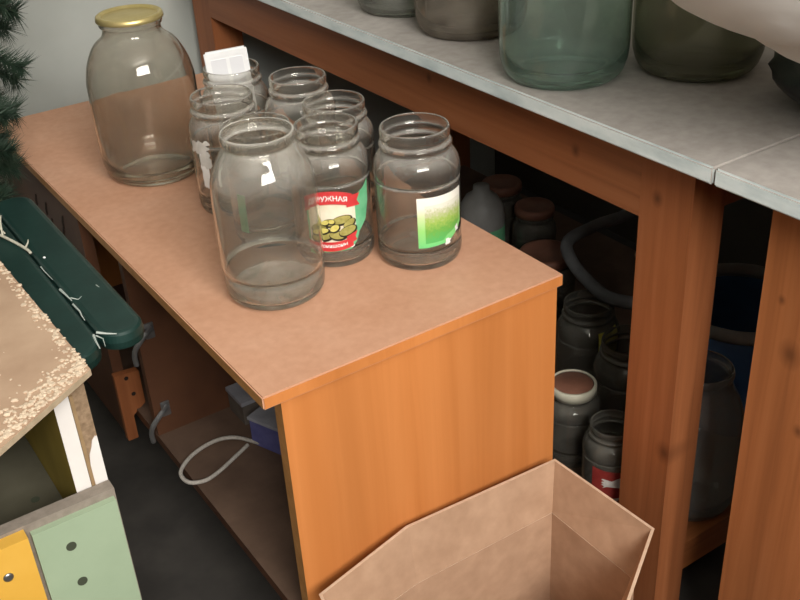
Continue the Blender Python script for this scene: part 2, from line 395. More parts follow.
# ------------------------------------------------------------------ jars
def jar_profile(H, R_, rn, kind='twist'):
    """outer profile from base centre to lip (r, z)"""
    if kind == 'big':       # 3 litre preserving jar, long rounded shoulder
        return [(0, .005), (R_ * .55, .004), (R_ * .70, .0), (R_ * .80, .001), (R_ * .90, .008), (R_ * .965, .020), (R_, .042), (R_, H * .56), (R_ * .985, H * .64),
                (R_ * .93, H * .72), (R_ * .84, H * .79), (R_ * .73, H * .845), (rn * 1.06, H * .885), (rn * .97, H * .915), (rn * .97, H * .945),
                (rn * 1.03, H * .952), (rn * 1.05, H * .968), (rn * 1.03, H * .985), (rn * .99, H)]
    if kind == 'tall':      # the tall front jar: soft conical shoulder, stepped foot
        return [(0, .006), (R_ * .55, .005), (R_ * .72, 0), (R_ * .82, .001), (R_ * .92, .006), (R_ * .965, .014), (R_ * .975, .030), (R_ * .96, .034), (R_ * .965, .038),
                (R_, .046), (R_, H * .58), (R_ * .999, H * .63), (R_ * .985, H * .69), (R_ * .955, H * .75), (R_ * .86, H * .82), (R_ * .75, H * .875), (rn * 1.02, H * .905), (rn * .95, H * .925),
                (rn * .95, H * .935), (rn * 1.0, H * .945), (rn * 1.02, H * .962), (rn * 1.02, H * .98), (rn * .985, H)]
    return [(0, .005), (R_ * .6, .004), (R_ * .78, 0), (R_ * .88, .001), (R_ * .95, .006), (R_ * .985, .014), (R_ * .985, .024), (R_ * .965, .028), (R_ * .985, .033),
            (R_ * .985, H * .615), (R_ * .978, H * .635), (R_ * .995, H * .665), (R_, H * .70), (R_ * .97, H * .755), (R_ * .90, H * .80), (rn * 1.0, H * .835), (rn * .97, H * .85),
            (rn * 1.03, H * .865), (rn * 1.055, H * .88), (rn * 1.03, H * .895), (rn * .97, H * .905), (rn * .965, H * .925), (rn * 1.0, H * .94), (rn * 1.0, H * .985), (rn * .975, H)]

def jar(name, label, c, H, R_, rn, m, kind='twist', group=None, seg=56):
    po = jar_profile(H, R_, rn, kind)
    t = .0024
    bm = bmesh.new()
    po = [(p.x, p.y) for p in spline([(r, z, 0) for r, z in po], 2)]
    po[0] = (0, po[0][1])
    # inner wall: offset copy that stops above the thick base
    inner = []
    for r, z in po[::-1]:
        if r <= t * 2: continue
        if z < .012 and r < R_ * .9: continue
        inner.append((r - t * (1.0 if z > .02 else 1.4), max(z, .0085) if z > .02 else max(z + .004, .0085)))
    inner[0] = (inner[0][0], H - .0003)
    rl = inner[-1][0]
    inner += [(rl * .8, .0078), (rl * .4, .0088), (0, .0095)]
    lathe(bm, [(max(r, 0), z) for r, z in po + inner], c, seg)
    bmesh.ops.remove_doubles(bm, verts=bm.verts, dist=1e-5)
    bmesh.ops.recalc_face_normals(bm, faces=bm.faces[:])
    o = obj(name, bm, m, None, c, smooth=True)
    o['base_pt'] = list(c)
    return tag(o, label, 'jar', group)

def rad_at(H, R_, rn, kind, z):
    p = jar_profile(H, R_, rn, kind)
    for (r0, z0), (r1, z1) in zip(p, p[1:]):
        if z0 <= z <= z1 and z1 > z0: return r0 + (r1 - r0) * (z - z0) / (z1 - z0)
    return R_

def wrap(bm, c, rf, ang0, polys):
    """polys: (list of (u, v) in metres, material index, lift); u runs counter-clockwise round the jar, v up from its base"""
    for poly, mi, lift in polys:
        b2 = bmesh.new()
        vs = [b2.verts.new((u, v, 0)) for u, v in poly]
        b2.faces.new(vs)
        bmesh.ops.triangulate(b2, faces=b2.faces[:])
        for _ in range(4):
            long = [e for e in b2.edges if e.calc_length() > .005]
            if not long: break
            bmesh.ops.subdivide_edges(b2, edges=long, cuts=1)
            bmesh.ops.triangulate(b2, faces=[f for f in b2.faces if len(f.verts) > 3])
        mp = {}
        for v in b2.verts:
            r = rf(v.co.y) + lift; a = ang0 + v.co.x / r
            mp[v] = bm.verts.new((c[0] + r * math.cos(a), c[1] + r * math.sin(a), c[2] + v.co.y))
        for f in b2.faces:
            try:
                g = bm.faces.new([mp[v] for v in f.verts]); g.material_index = mi
            except ValueError: pass
        b2.free()

def thicken(bm, c, t=.00012):
    """give a wrapped label paper thickness"""
    for f in bm.faces:
        p = f.calc_center_median() - Vector(c); f.normal_update()
        if f.normal.x * p.x + f.normal.y * p.y < 0: f.normal_flip()

def text_polys(s, size):
    cu = bpy.data.curves.new('lettering', 'FONT'); cu.body = s; cu.size = size; cu.align_x = 'CENTER'; cu.resolution_u = 2
    cu.offset = size * .018
    o = bpy.data.objects.new('lettering', cu); COL.objects.link(o)
    dg = bpy.context.evaluated_depsgraph_get(); me = bpy.data.meshes.new_from_object(o.evaluated_get(dg))
    ps = [[(me.vertices[i].co.x, me.vertices[i].co.y) for i in p.vertices] for p in me.polygons]
    bpy.data.objects.remove(o); bpy.data.curves.remove(cu); bpy.data.meshes.remove(me)
    return ps

def ell(cx, cy, a, b, th=0, n_=16):
    return [(cx + a * math.cos(t) * math.cos(th) - b * math.sin(t) * math.sin(th), cy + a * math.cos(t) * math.sin(th) + b * math.sin(t) * math.cos(th)) for t in [2 * PI * k / n_ for k in range(n_)]]

def band(u0, u1, v, h, bow, n_=12):
    """a ribbon bowed along its length"""
    us = [u0 + (u1 - u0) * k / n_ for k in range(n_ + 1)]
    f = lambda u: v + bow * (1 - ((u - (u0 + u1) / 2) / ((u1 - u0) / 2)) ** 2)
    return [(u, f(u) - h / 2) for u in us] + [(u, f(u) + h / 2) for u in us[::-1]]

def jag(u0, u1, v0, v1, n_=9, amp=.003, seed=1):
    rr = random.Random(seed); P = []
    for k in range(n_ + 1): P.append((u0 + (u1 - u0) * k / n_, v0 + rr.uniform(-amp, amp)))
    for k in range(1, n_): P.append((u1 + rr.uniform(-amp, amp), v0 + (v1 - v0) * k / n_))
    for k in range(n_ + 1): P.append((u1 + (u0 - u1) * k / n_, v1 + rr.uniform(-amp, amp)))
    for k in range(1, n_): P.append((u0 + rr.uniform(-amp, amp), v1 + (v0 - v1) * k / n_))
    return P

G = 'empty glass jars on the orange cabinet'
# three-litre jar with a gold lid
c3 = (.148, .625, T)
j3 = jar('three_litre_jar', 'large rounded clear jar closed with a gold metal lid, on the orange cabinet', c3, .235, .0775, .0425, M['glass_big'], 'big', G)
bm = bmesh.new()
lathe(bm, [(0, .2362), (.036, .2362), (.0385, .2352), (.040, .2385), (.0440, .2392), (.0462, .2375), (.0470, .2345), (.0472, .2315), (.0464, .2310), (.0456, .232), (.0454, .2355), (0, .2358)], c3, 64)
obj('lid', bm, M['gold'], j3, smooth=True)

# tall front jar
c2 = (.117, .186, T)
jar('tall_jar', 'tallest lidless clear jar with dusty shoulder and no label, nearest on the orange cabinet', c2, .202, .0605, .0412, M['glass_front'], 'tall', G)

# right-hand jar with the green label
c1 = (.302, .152, T); H1, R1, N1 = .170, .0525, .0415
j1 = jar('preserve_jar', 'lidless clear jar with a green fading label, by the near end of the cabinet', c1, H1, R1, N1, M['glass_clear'], 'twist', G)
rf = lambda z: R1 * .985
a0 = R(-123.6)
bm = bmesh.new()
bot = [(-.002, .034)] + [(.004 + .003 * k, .0335 + .0002 * k) for k in range(1, 9)] + [(.033, .035), (.036, .0405), (.040, .037), (.044, .044), (.050, .042), (.056, .046), (.064, .052)]
wrap(bm, c1, rf, a0, [(bot + [(.066, .098), (.030, .0985), (-.002, .099)], 0, .00035)])
thicken(bm, c1); lab = obj('label', bm, M['grass_border'], j1, smooth=True)
tag(lab, 'label fading from cream at the top to grass green')
bm = bmesh.new()
wrap(bm, c1, rf, a0, [([(.007, .0395), (.030, .040), (.036, .0455), (.046, .0485), (.060, .056), (.062, .0885), (.007, .0885)], 0, .0006)])
thicken(bm, c1); obj('printed_panel', bm, M['grass_print'], lab, smooth=True)
bm = bmesh.new()
wrap(bm, c1, rf, a0, [(jag(.033, .041, .033, .0395, 4, .0015, 3), 0, .0011), (jag(.050, .055, .044, .052, 4, .0015, 5), 0, .0011)])
thicken(bm, c1); obj('torn_scrap', bm, M['paper_white'], lab, smooth=True)

# pickle jar with the red ribbon label
c4 = (.2235, .2235, T); H4, R4, N4 = .172, .0490, .0385
j4 = jar('preserve_jar', 'lidless clear jar with a red ribbon and gherkins on its label', c4, H4, R4, N4, M['glass_clear'], 'twist', G)
rf4 = lambda z: R4 * .985
a4 = R(-120.5)
bm = bmesh.new()
wrap(bm, c4, rf4, a4, [([(-.030, .024), (.020, .026), (.028, .034), (.033, .046), (.045, .058), (.052, .080), (.054, .108), (.044, .100), (.034, .096), (-.030, .092)], 0, .0003)])
thicken(bm, c4); lab = obj('label', bm, M['label_green'], j4, smooth=True)
tag(lab, 'green label with red ribbons, gherkins and white lettering')
polys = [([(-.027, .036), (.024, .038), (.0285, .050), (.0290, .094), (-.027, .094)], 0, .0005)]
for (u, v, a, b, th, mi) in ((-.016, .060, .009, .0042, .25, 1), (-.004, .0645, .009, .0045, -.1, 1), (.010, .067, .012, .005, .12, 1), (.0195, .061, .008, .0045, .5, 1),
                             (-.014, .0475, .011, .0055, .1, 1), (.004, .0475, .010, .005, -.15, 1), (.017, .052, .011, .0055, .25, 1)):
    k_ = .00008 * len(polys); polys.append((ell(u + .0008, v - .0010, a * 1.14, b * 1.35, th), 2, .0005 + k_)); polys.append((ell(u, v, a, b, th), mi, .0006 + k_))
for (u, v, a, b, th) in ((-.015, .0545, .0085, .0036, .12), (.001, .0575, .006, .0040, .5), (-.010, .0655, .0045, .003, .2), (-.002, .0665, .0036, .0028, 0)):
    k_ = .00008 * len(polys); polys.append((ell(u + .0006, v - .0009, a * 1.18, b * 1.35, th), 2, .0005 + k_)); polys.append((ell(u, v, a, b, th), 3, .0006 + k_))
bm = bmesh.new(); wrap(bm, c4, rf4, a4, polys); thicken(bm, c4)
obj('gherkin_picture', bm, [M['cream'], M['gherkin'], M['gherkin_dark'], M['gherkin_pale']], lab, smooth=True)
polys = [(band(-.032, .026, .0905, .0165, .0075), 0, .0028), ([(.018, .083), (.036, .082), (.032, .089), (.037, .0975), (.024, .0975), (.018, .092)], 0, .0029),
         ([(-.033, .080), (-.024, .084), (-.024, .097), (-.030, .096)], 0, .0029),
         ][:]
bm = bmesh.new(); wrap(bm, c4, rf4, a4, polys); thicken(bm, c4)
obj('ribbon', bm, M['red'], lab, smooth=True)
polys = [(band(-.031, .023, .0372, .0125, -.004), 0, .0028), ([(.015, .034), (.0285, .0375), (.0265, .043), (.030, .050), (.015, .045)], 0, .0029)]
bm = bmesh.new(); wrap(bm, c4, rf4, a4, polys); thicken(bm, c4)
obj('ribbon', bm, M['red'], lab, smooth=True)
bm = bmesh.new()
def curved_text(s, size, uc, v, bow, half):
    ps = []
    for p in text_polys(s, size):
        ps.append(([(u + uc, w + v + bow * (1 - (u / half) ** 2)) for u, w in p], 0, .0032))
    return ps
wrap(bm, c4, rf4, a4, curved_text('ДРУЖНАЯ', .0090, -.003, .0868, .0075, .029)); thicken(bm, c4)
obj('lettering', bm, M['paper_white'], lab)
bm = bmesh.new()
polys = curved_text('корнишоны', .0070, -.004, .0360, -.0037, .028)
polys += [(band(-.024, .010, .0283, .0020, -.0006), 0, .0007), (ell(.0215, .030, .003, .0015, .2), 0, .0016)]
wrap(bm, c4, rf4, a4, polys); thicken(bm, c4)
obj('lettering', bm, M['paper_white'], lab)

# shorter jar hidden behind the tall one
c9 = (.183, .331, T)
j9 = jar('preserve_jar', 'lidless clear jar with a green label edge, hidden behind the tallest jar', c9, .150, .0500, .0435, M['glass_clear'], 'twist', G)
bm = bmesh.new(); wrap(bm, c9, lambda z: .05 * .985, R(-122), [([(-.036, .022), (-.022, .022), (-.022, .072), (-.036, .072)], 0, .0003)])
thicken(bm, c9); obj('label', bm, M['label_green'], j9, smooth=True)['label'] = 'narrow green paper label'

# jar with torn white label, left
c5 = (.188, .438, T)
j5 = jar('preserve_jar', 'lidless clear jar with a ragged torn white label, second from the gold-lidded jar', c5, .160, .0500, .0415, M['glass_clear'], 'twist', G)
bm = bmesh.new()
wrap(bm, c5, lambda z: rad_at(.160, .05, .0415, 'twist', z), R(-122.5), [(jag(-.036, -.023, .045, .096, 7, .0022, 8), 0, .0004)])
thicken(bm, c5); lab = obj('label', bm, M['paper_white'], j5, smooth=True); lab['label'] = 'ragged strip of torn white label'
bm = bmesh.new()
wrap(bm, c5, lambda z: rad_at(.160, .05, .0415, 'twist', z), R(-122.5), [(jag(-.052, -.020, .092, .112, 9, .004, 11), 0, .0006), (jag(-.034, -.018, .075, .095, 7, .003, 12), 0, .0007), (jag(.002, .030, .085, .112, 7, .003, 13), 0, .0006)])
thicken(bm, c5); obj('torn_scrap', bm, M['paper_torn'], lab, smooth=True)

# jar with the white card standing in it
c6 = (.251, .537, T)
jar('preserve_jar', 'lidless clear jar with a white plastic case sticking out of its mouth', c6, .160, .0500, .0400, M['glass_clear'], 'twist', G)
card = thing('plastic_case', 'white flat plastic case standing tilted in a jar mouth', 'case', (c6[0], c6[1], T + .0107))
def card_bm(parts):
    bm = bmesh.new()
    for a, mi in parts: box(bm, *a, mi=mi)
    return bm
# local card coordinates: u (width), n (thickness), w (height)
CR = Matrix.Translation((c6[0] + .0106, c6[1] + .0144, T + .0155)) @ Matrix.Rotation(R(-20.02), 4, 'Z') @ Matrix.Rotation(R(-3.45), 4, 'Y') @ Matrix.Rotation(R(5.63), 4, 'X')
W2, HC = .0306, .1692
bm = bmesh.new()
box(bm, -W2, W2, 0, .004, 0, HC)
bmesh.ops.bevel(bm, geom=[e for e in bm.edges if abs(e.verts[0].co.y - e.verts[1].co.y) > .003], offset=.003, segments=3, affect='EDGES')
bmesh.ops.transform(bm, matrix=CR, verts=bm.verts)
obj('case_body', bm, M['white_plastic'], card)
bm = bmesh.new(); 
for a in ((-W2 + .0005, W2 - .0005, HC - .008, HC - .001), (-W2 + .0005, -W2 + .006, .01, HC - .008), (W2 - .006, W2 - .0005, .01, HC - .008)):
    box(bm, a[0], a[1], -.0012, .0002, a[2], a[3])
bmesh.ops.transform(bm, matrix=CR, verts=bm.verts)
obj('raised_frame', bm, M['white_plastic'], card)
bm = bx(-W2 + .008, -.001, -.0006, .0004, .012, HC - .012); box(bm, .004, W2 - .008, -.0006, .0004, .012, HC - .012)
bmesh.ops.transform(bm, matrix=CR, verts=bm.verts)
obj('inset_panel', bm, M['card_grey'], card)

# two jars behind
c7 = (.302, .435, T)
j7 = jar('preserve_jar', 'lidless clear jar with pale label, in the back row beside the jar holding white case', c7, .160, .0500, .0395, M['glass_clear'], 'twist', G)
bm = bmesh.new(); wrap(bm, c7, lambda z: .05 * .985, R(-122), [([(-.030, .030), (.020, .030), (.020, .088), (-.030, .088)], 0, .0003)])
thicken(bm, c7); obj('label', bm, M['paper_white'], j7, smooth=True)['label'] = 'plain pale paper label'
c8 = (.292, .322, T)
jar('preserve_jar', 'lidless clear jar without label, standing right behind the red-ribbon gherkin jar', c8, .157, .0500, .0405, M['glass_clear'], 'twist', G)

# jars on the worktable
GT = 'large jars on the grey worktable'
jar('three_litre_jar', 'pale grey dusty jar on the worktable, farthest of the row from the green jar', (.523, .492, TT), .235, .0740, .0425, M['glass_pale'], 'big', GT)
jar('three_litre_jar', 'grimy brownish jar on the worktable, next to the green glass jar', (.524, .335, TT), .235, .0760, .0425, M['glass_brown'], 'big', GT)
jar('three_litre_jar', 'large greenish glass jar nearest the front edge of the grey worktable', (.489, .105, TT), .235, .0770, .0425, M['glass_green'], 'big', GT)
jar('three_litre_jar', 'dark olive grimy jar on the worktable under the white plastic sacks', (.622, .018, TT), .235, .0770, .0425, M['glass_olive'], 'big', GT)

# ------------------------------------------------------------------ sacks on the worktable
def blob(c, r, seed, amp, sub=4, flat_z=None):
    from mathutils import noise as nz
    bm = bmesh.new(); bmesh.ops.create_icosphere(bm, subdivisions=sub, radius=1)
    off = Vector((seed * 7.3, seed * 3.1, seed * 1.7))
    for v in bm.verts:
        d_ = v.co.normalized()
        k = 1 + amp * nz.noise(d_ * 1.4 + off) + amp * .35 * abs(nz.noise(d_ * 4 + off)) - amp * .3 * abs(nz.noise(d_ * 9 + off))
        v.co = Vector((c[0] + d_.x * r[0] * k, c[1] + d_.y * r[1] * k, c[2] + d_.z * r[2] * k))
        if flat_z is not None and v.co.z < flat_z: v.co.z = flat_z
    return bm
o = obj('plastic_sack', blob((.640, -.225, .757), (.105, .130, .0390), 2, .16, 4, TT + .0005), M['black_plastic'], None, (.625, -.225, TT), smooth=True)
tag(o, 'crumpled black plastic sack lying on the worktable under the white one', 'bag')
o = obj('plastic_sack', blob((.572, -.306, .911), (.211, .22, .114), 9, .05, 5), M['film'], None, (.572, -.306, .80), smooth=True)
tag(o, 'milky white bulging plastic sack in the upper right corner, lying on a black sack', 'bag')
obj('sack_fold', blob((.423, -.249, .956), (.109, .174, .103), 5, .05, 5), M['film'], o, smooth=True)

# ------------------------------------------------------------------ things under the worktable
SH = .1203
GU = 'jars on the shelf under the worktable'
ua = R(-120)
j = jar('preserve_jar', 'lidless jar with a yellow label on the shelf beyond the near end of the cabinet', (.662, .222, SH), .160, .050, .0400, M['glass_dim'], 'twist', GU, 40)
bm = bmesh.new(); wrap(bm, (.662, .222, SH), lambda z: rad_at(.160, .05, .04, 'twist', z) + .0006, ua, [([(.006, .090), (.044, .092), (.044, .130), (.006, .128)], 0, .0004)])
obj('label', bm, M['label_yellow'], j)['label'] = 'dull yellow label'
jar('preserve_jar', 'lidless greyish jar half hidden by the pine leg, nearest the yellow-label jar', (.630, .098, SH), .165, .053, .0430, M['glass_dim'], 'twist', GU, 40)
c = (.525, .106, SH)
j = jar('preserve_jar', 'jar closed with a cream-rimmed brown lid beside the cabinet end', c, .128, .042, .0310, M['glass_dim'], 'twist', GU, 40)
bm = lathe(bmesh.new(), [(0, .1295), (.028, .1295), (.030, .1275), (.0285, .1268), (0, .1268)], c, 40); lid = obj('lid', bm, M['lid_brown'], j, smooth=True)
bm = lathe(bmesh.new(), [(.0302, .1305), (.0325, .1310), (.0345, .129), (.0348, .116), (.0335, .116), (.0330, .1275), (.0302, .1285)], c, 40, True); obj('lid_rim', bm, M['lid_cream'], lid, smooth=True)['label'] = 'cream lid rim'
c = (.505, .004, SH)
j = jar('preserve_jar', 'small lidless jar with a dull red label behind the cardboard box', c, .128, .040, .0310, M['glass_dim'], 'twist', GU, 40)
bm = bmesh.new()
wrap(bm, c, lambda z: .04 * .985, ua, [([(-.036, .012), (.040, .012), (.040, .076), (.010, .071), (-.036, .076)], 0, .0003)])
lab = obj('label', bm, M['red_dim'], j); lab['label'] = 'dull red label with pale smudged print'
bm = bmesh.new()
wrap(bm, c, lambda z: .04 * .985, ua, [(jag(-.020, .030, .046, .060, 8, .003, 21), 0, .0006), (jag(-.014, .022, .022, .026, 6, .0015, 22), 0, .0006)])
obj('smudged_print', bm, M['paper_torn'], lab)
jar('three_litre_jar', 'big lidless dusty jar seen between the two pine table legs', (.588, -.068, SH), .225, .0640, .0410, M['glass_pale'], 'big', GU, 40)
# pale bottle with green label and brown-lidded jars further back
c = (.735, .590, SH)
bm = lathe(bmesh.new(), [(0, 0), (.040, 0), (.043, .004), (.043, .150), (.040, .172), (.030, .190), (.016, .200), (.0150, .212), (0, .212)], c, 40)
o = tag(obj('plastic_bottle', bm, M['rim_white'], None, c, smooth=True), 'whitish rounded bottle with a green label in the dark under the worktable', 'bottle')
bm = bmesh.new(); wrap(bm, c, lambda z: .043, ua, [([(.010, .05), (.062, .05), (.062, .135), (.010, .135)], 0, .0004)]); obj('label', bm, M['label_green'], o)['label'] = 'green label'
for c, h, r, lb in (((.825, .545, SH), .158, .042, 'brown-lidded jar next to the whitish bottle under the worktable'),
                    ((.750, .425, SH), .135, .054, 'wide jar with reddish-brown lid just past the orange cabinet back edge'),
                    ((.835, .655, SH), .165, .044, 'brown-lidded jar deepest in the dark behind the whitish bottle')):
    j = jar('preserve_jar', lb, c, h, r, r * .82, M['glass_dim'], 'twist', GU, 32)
    k = r * .82
    bm = lathe(bmesh.new(), [(0, h + .0012), (k * .86, h + .0012), (k * .92, h + .003), (k * 1.04, h + .002), (k * 1.1, h - .002), (k * 1.1, h - .013), (k * 1.07, h - .013), (k * 1.07, h + .0003), (0, h + .0003)], c, 36)
    obj('lid', bm, M['lid_brown'], j, smooth=True)
# blue bucket
c = (.800, .040, SH)
bm = lathe(bmesh.new(), [(0, 0), (.080, 0), (.084, .004), (.100, .185), (.0975, .185), (.081, .008), (0, .006)], c, 48)
o = tag(obj('plastic_bucket', bm, M['bucket_blue'], None, c, smooth=True), 'blue plastic bucket with grey-white rim between the two table legs', 'bucket')
bm = lathe(bmesh.new(), [(.0972, .180), (.1015, .180), (.1055, .186), (.1055, .200), (.1015, .203), (.0972, .200)], c, 48, True); obj('rim', bm, M['rim_white'], o, smooth=True)['label'] = 'grey-white rim'
# bent hose lying across jar tops
bm = tube(bmesh.new(), spline([(.98, .40, .325), (.868, .345, .326), (.79, .345, .326), (.722, .338, .322), (.694, .30, .312), (.680, .245, .302), (.672, .185, .300), (.70, .13, .306), (.72, .15, .318), (.77, .22, .330)], 6), .0105, 10)
o = tag(obj('hose', bm, M['hose'], None, (.7, .25, .29), smooth=True), 'bent grey hose lying on the jars beneath the worktable', 'hose')

# ------------------------------------------------------------------ inside the cabinet
SZ = .1603
cb = thing('carton', 'violet-blue carton with a grey top inside the open cabinet', 'carton', (.20, .28, SZ))
u = Vector((.37, -.93, 0)).normalized(); w = Vector((.93, .37, 0)).normalized(); p0 = Vector((.131, .378, 0))
q = [p0, p0 + u * .17, p0 + u * .17 + w * .10, p0 + w * .10]
bm = bmesh.new(); prism(bm, [(p.x, p.y) for p in q], SZ, .205); obj('carton_body', bm, M['carton_blue'], cb, bevel=.001)
q = [p0 - w * .002 - u * .002, p0 + u * .172 - w * .002, p0 + u * .172 + w * .102, p0 + w * .102 - u * .002]
bm = bmesh.new(); prism(bm, [(p.x, p.y) for p in q], .2052, .211); obj('carton_lid', bm, M['carton_grey'], cb, bevel=.001)
cg = thing('carton', 'flat grey-brown carton behind the violet-blue one in the cabinet', 'carton', (.24, .44, SZ))
bm = bx(.143, .33, .425, .478, SZ, .196); obj('carton_body', bm, M['carton_dark'], cg, bevel=.001)
bm = bx(.141, .332, .4235, .4795, .1962, .203); obj('carton_lid', bm, M['carton_grey'], cg, bevel=.001)
z = SZ + .0036
lp = [(.160, .352, z), (.139, .366, z + .001), (.118, .400, z), (.094, .411, z + .002), (.064, .407, z + .004), (.034, .392, z + .006), (.012, .370, z + .006), (.013, .345, z + .005), (.034, .336, z + .003), (.060, .345, z), (.090, .359, z), (.120, .368, z + .006)]
bm = tube(bmesh.new(), spline(lp, 8), .0031, 8)
tag(obj('rope', bm, M['rope'], None, (.08, .37, SZ), smooth=True), 'loop of greyish rope lying on the bottom shelf of the open cabinet', 'rope')

# ------------------------------------------------------------------ cardboard box
bxo = thing('cardboard_box', 'open brown cardboard box with upright flaps in front of the orange cabinet', 'box', (.2, -.15, 0))
rim = [(.381, -.018), (.152, -.013), (.020, -.030), (-.030, -.270), (.120, -.310), (.292, -.243), (.388, -.186)]
foot = [(.368, -.030), (.152, -.026), (.033, -.042), (-.018, -.262), (.120, -.296), (.274, -.232), (.368, -.180)]
ZB = .190
topz = [.262, .272, .256, .25, .25, .252, .262]
CEN = Vector((.18, -.16, 0))
def wallpiece(bm, a, b, a2, b2, t):
    """one board panel: lower edge a-b, upper edge a2-b2, thickness t towards the inside"""
    a, b, a2, b2 = (Vector(p) for p in (a, b, a2, b2))
    n_ = Vector((-(b - a).y, (b - a).x, 0)).normalized()
    if (CEN - a).dot(n_) < 0: n_ = -n_
    L = [[bm.verts.new(v) for v in (p, q, q + n_ * t, p + n_ * t)] for p, q in ((a, a2), (b, b2))]
    fs = [bm.faces.new(L[0]), bm.faces.new(L[1][::-1])]
    for k in range(4):
        f = bm.faces.new((L[0][k], L[1][k], L[1][(k + 1) % 4], L[0][(k + 1) % 4])); fs.append(f)
        f.material_index = 1 if k == 1 else 0
    bmesh.ops.recalc_face_normals(bm, faces=fs)
bm = bmesh.new()
prism(bm, foot, .0, .004)
for i in range(len(foot)):
    j = (i + 1) % len(foot)
    wallpiece(bm, (*foot[i], .004), (*foot[j], .004), (*foot[i], ZB), (*foot[j], ZB), .004)
obj('box_body', bm, [M['cardboard'], M['cardboard_edge']], bxo)
for idx in ([0, 1], [2], [3, 4, 5], [6]):
    bm = bmesh.new()
    for i in idx:
        j = (i + 1) % len(foot)
        wallpiece(bm, (*foot[i], ZB + .0006), (*foot[j], ZB + .0006), (*rim[i], topz[i]), (*rim[j], topz[j]), .0036)
    obj('flap', bm, [M['cardboard'], M['cardboard_edge']], bxo)

# ------------------------------------------------------------------ chipboard unit at the left
un = thing('toy_cupboard', 'small chipboard cupboard with mint green and yellow front panels at the left', 'cupboard', (-.33, .25, 0))
md = obj('front_panel', bx(-.239, -.1510, .062, .0698, 0, .424), M['mint'], un, bevel=.0008)
md['label'] = 'mint green front panel with drilled holes'
for x, z in ((-.206, .391), (-.205, .341), (-.205, .24)):
    bm = lathe(bmesh.new(), [(0, 0), (.0054, 0), (.0054, .0006), (0, .0006)], (0, 0, 0), 24)
    for v in bm.verts: v.co = (x + v.co.x, .0619 - v.co.z, z + v.co.y)
    bmesh.ops.recalc_face_normals(bm, faces=bm.faces[:]); obj('drilled_hole', bm, M['hole'], md)
yd = obj('front_panel', bx(-.55, -.2440, .054, .0698, 0, .430), [M['yellow']], un, bevel=.001)
yd['label'] = 'yellow front panel with a screw'
bm = lathe(bmesh.new(), [(0, .002), (.003, .0018), (.005, .0008), (.0052, 0), (0, 0)], (0, 0, 0), 20)
for v in bm.verts: v.co = (-.272 + v.co.x, .0538 - v.co.z, .394 + v.co.y)
bmesh.ops.recalc_face_normals(bm, faces=bm.faces[:]); obj('screw', bm, M['steel'], yd, smooth=True)
obj('front_rail', bx(-.55, -.1485, .070, .0855, .02, .4335), M['chip_grey'], un, bevel=.0008)
def sidep(x0, x1):
    bm = bx(x0, x1, .0915, .45, 0, .5655); return bm
bm = sidep(-.1815, -.1655); bm.normal_update()
for f in bm.faces: f.material_index = 1 if f.normal.y < -.5 else (2 if f.normal.x < -.5 else 0)
obj('side_panel', bm, [M['chip_brown'], M['white_lam'], M['yellow_in']], un)['label'] = 'white-edged side panel, olive yellow inside'
# second panel, its edge strip broken away higher up
bm = bx(-.1650, -.1475, .0925, .45, 0, .5655)
sp = obj('side_panel', bm, M['chip'], un); sp['label'] = 'bare chipboard side panel with a broken white edge strip'
bm = bmesh.new()
prism(bm, [(-.1612, .02), (-.1478, .02), (-.1478, .487), (-.1500, .488), (-.1535, .484), (-.1560, .476), (-.1595, .468), (-.1612, .455)], .0912, .0924)
for v in bm.verts: v.co = (v.co.x, v.co.z, v.co.y)
bmesh.ops.recalc_face_normals(bm, faces=bm.faces[:])
obj('edge_strip', bm, M['white_lam'], sp)
bm = bx(-.1652, -.1616, .0895, .0924, .02, .545); obj('edge_strip', bm, M['chip_brown'], sp)
obj('side_panel', bx(-.55, -.534, .0860, .45, 0, .5655), M['chip'], un)
obj('back_panel', bx(-.5335, -.182, .44, .45, .02, .545), M['yellow_in'], un)
obj('shelf', bx(-.5335, -.1818, .0860, .4395, .338, .354), plain('grey_olive_shelf', (.085, .078, .05), (.125, .115, .08), 12, .8), un)
bm = lathe(bmesh.new(), [(0, .0005), (.005, .0005), (.005, 0), (0, 0)], (-.208, .205, .3541), 20); obj('drilled_hole', bm, M['hole'], un)

# dark green padded rest, rounded end
pad = thing('padded_armrest', 'dark green vinyl padded rest with rounded end and split seam, lying along the orange cabinet', 'cushion', (-.13, .33, .5657))
def pad_outline(x0, x1, y0, y1, r, n_=10):
    P = []
    for cx, cy, a0_ in ((x1 - r, y0 + r * 1.1, -90), (x1 - r, y1 - r, 0), (x0 + r, y1 - r, 90), (x0 + r, y0 + r * 1.1, 180)):
        for k in range(n_ + 1):
            a = R(a0_ + 90 * k / n_); P.append((cx + r * math.cos(a), cy + (r * 1.1 if y0 + r * 1.1 == cy else r) * math.sin(a)))
    return P
def cushion(x0, x1, y0, y1, r, z0, z1, e, cut=0):
    bm = bmesh.new(); rings = []
    prof = [(e * .9, z0), (e * .25, z0 + e * .4), (0, (z0 + z1) / 2), (e * .22, z1 - e * .5), (e * .6, z1 - e * .14), (e * 1.3, z1)]
    for ins, z_ in prof:
        rings.append([bm.verts.new((x, y, z_)) for x, y in pad_outline(x0 + ins * (0 if cut else 1), x1 - ins, y0 + ins, y1 - ins, max(r - ins, .004))])
    n_ = len(rings[0])
    for a, b in zip(rings, rings[1:]):
        for k in range(n_): bm.faces.new((a[k], a[(k + 1) % n_], b[(k + 1) % n_], b[k]))
    bm.faces.new(rings[0][::-1]); bm.faces.new(rings[-1])
    bmesh.ops.recalc_face_normals(bm, faces=bm.faces[:])
    return bm
obj('cushion', cushion(-.1172, -.0675, .100, .52, .0245, .5657, .5868, .006), M['vinyl'], pad)
obj('cushion', cushion(-.205, -.1176, .084, .52, .030, .5657, .5862, .005), M['vinyl'], pad)
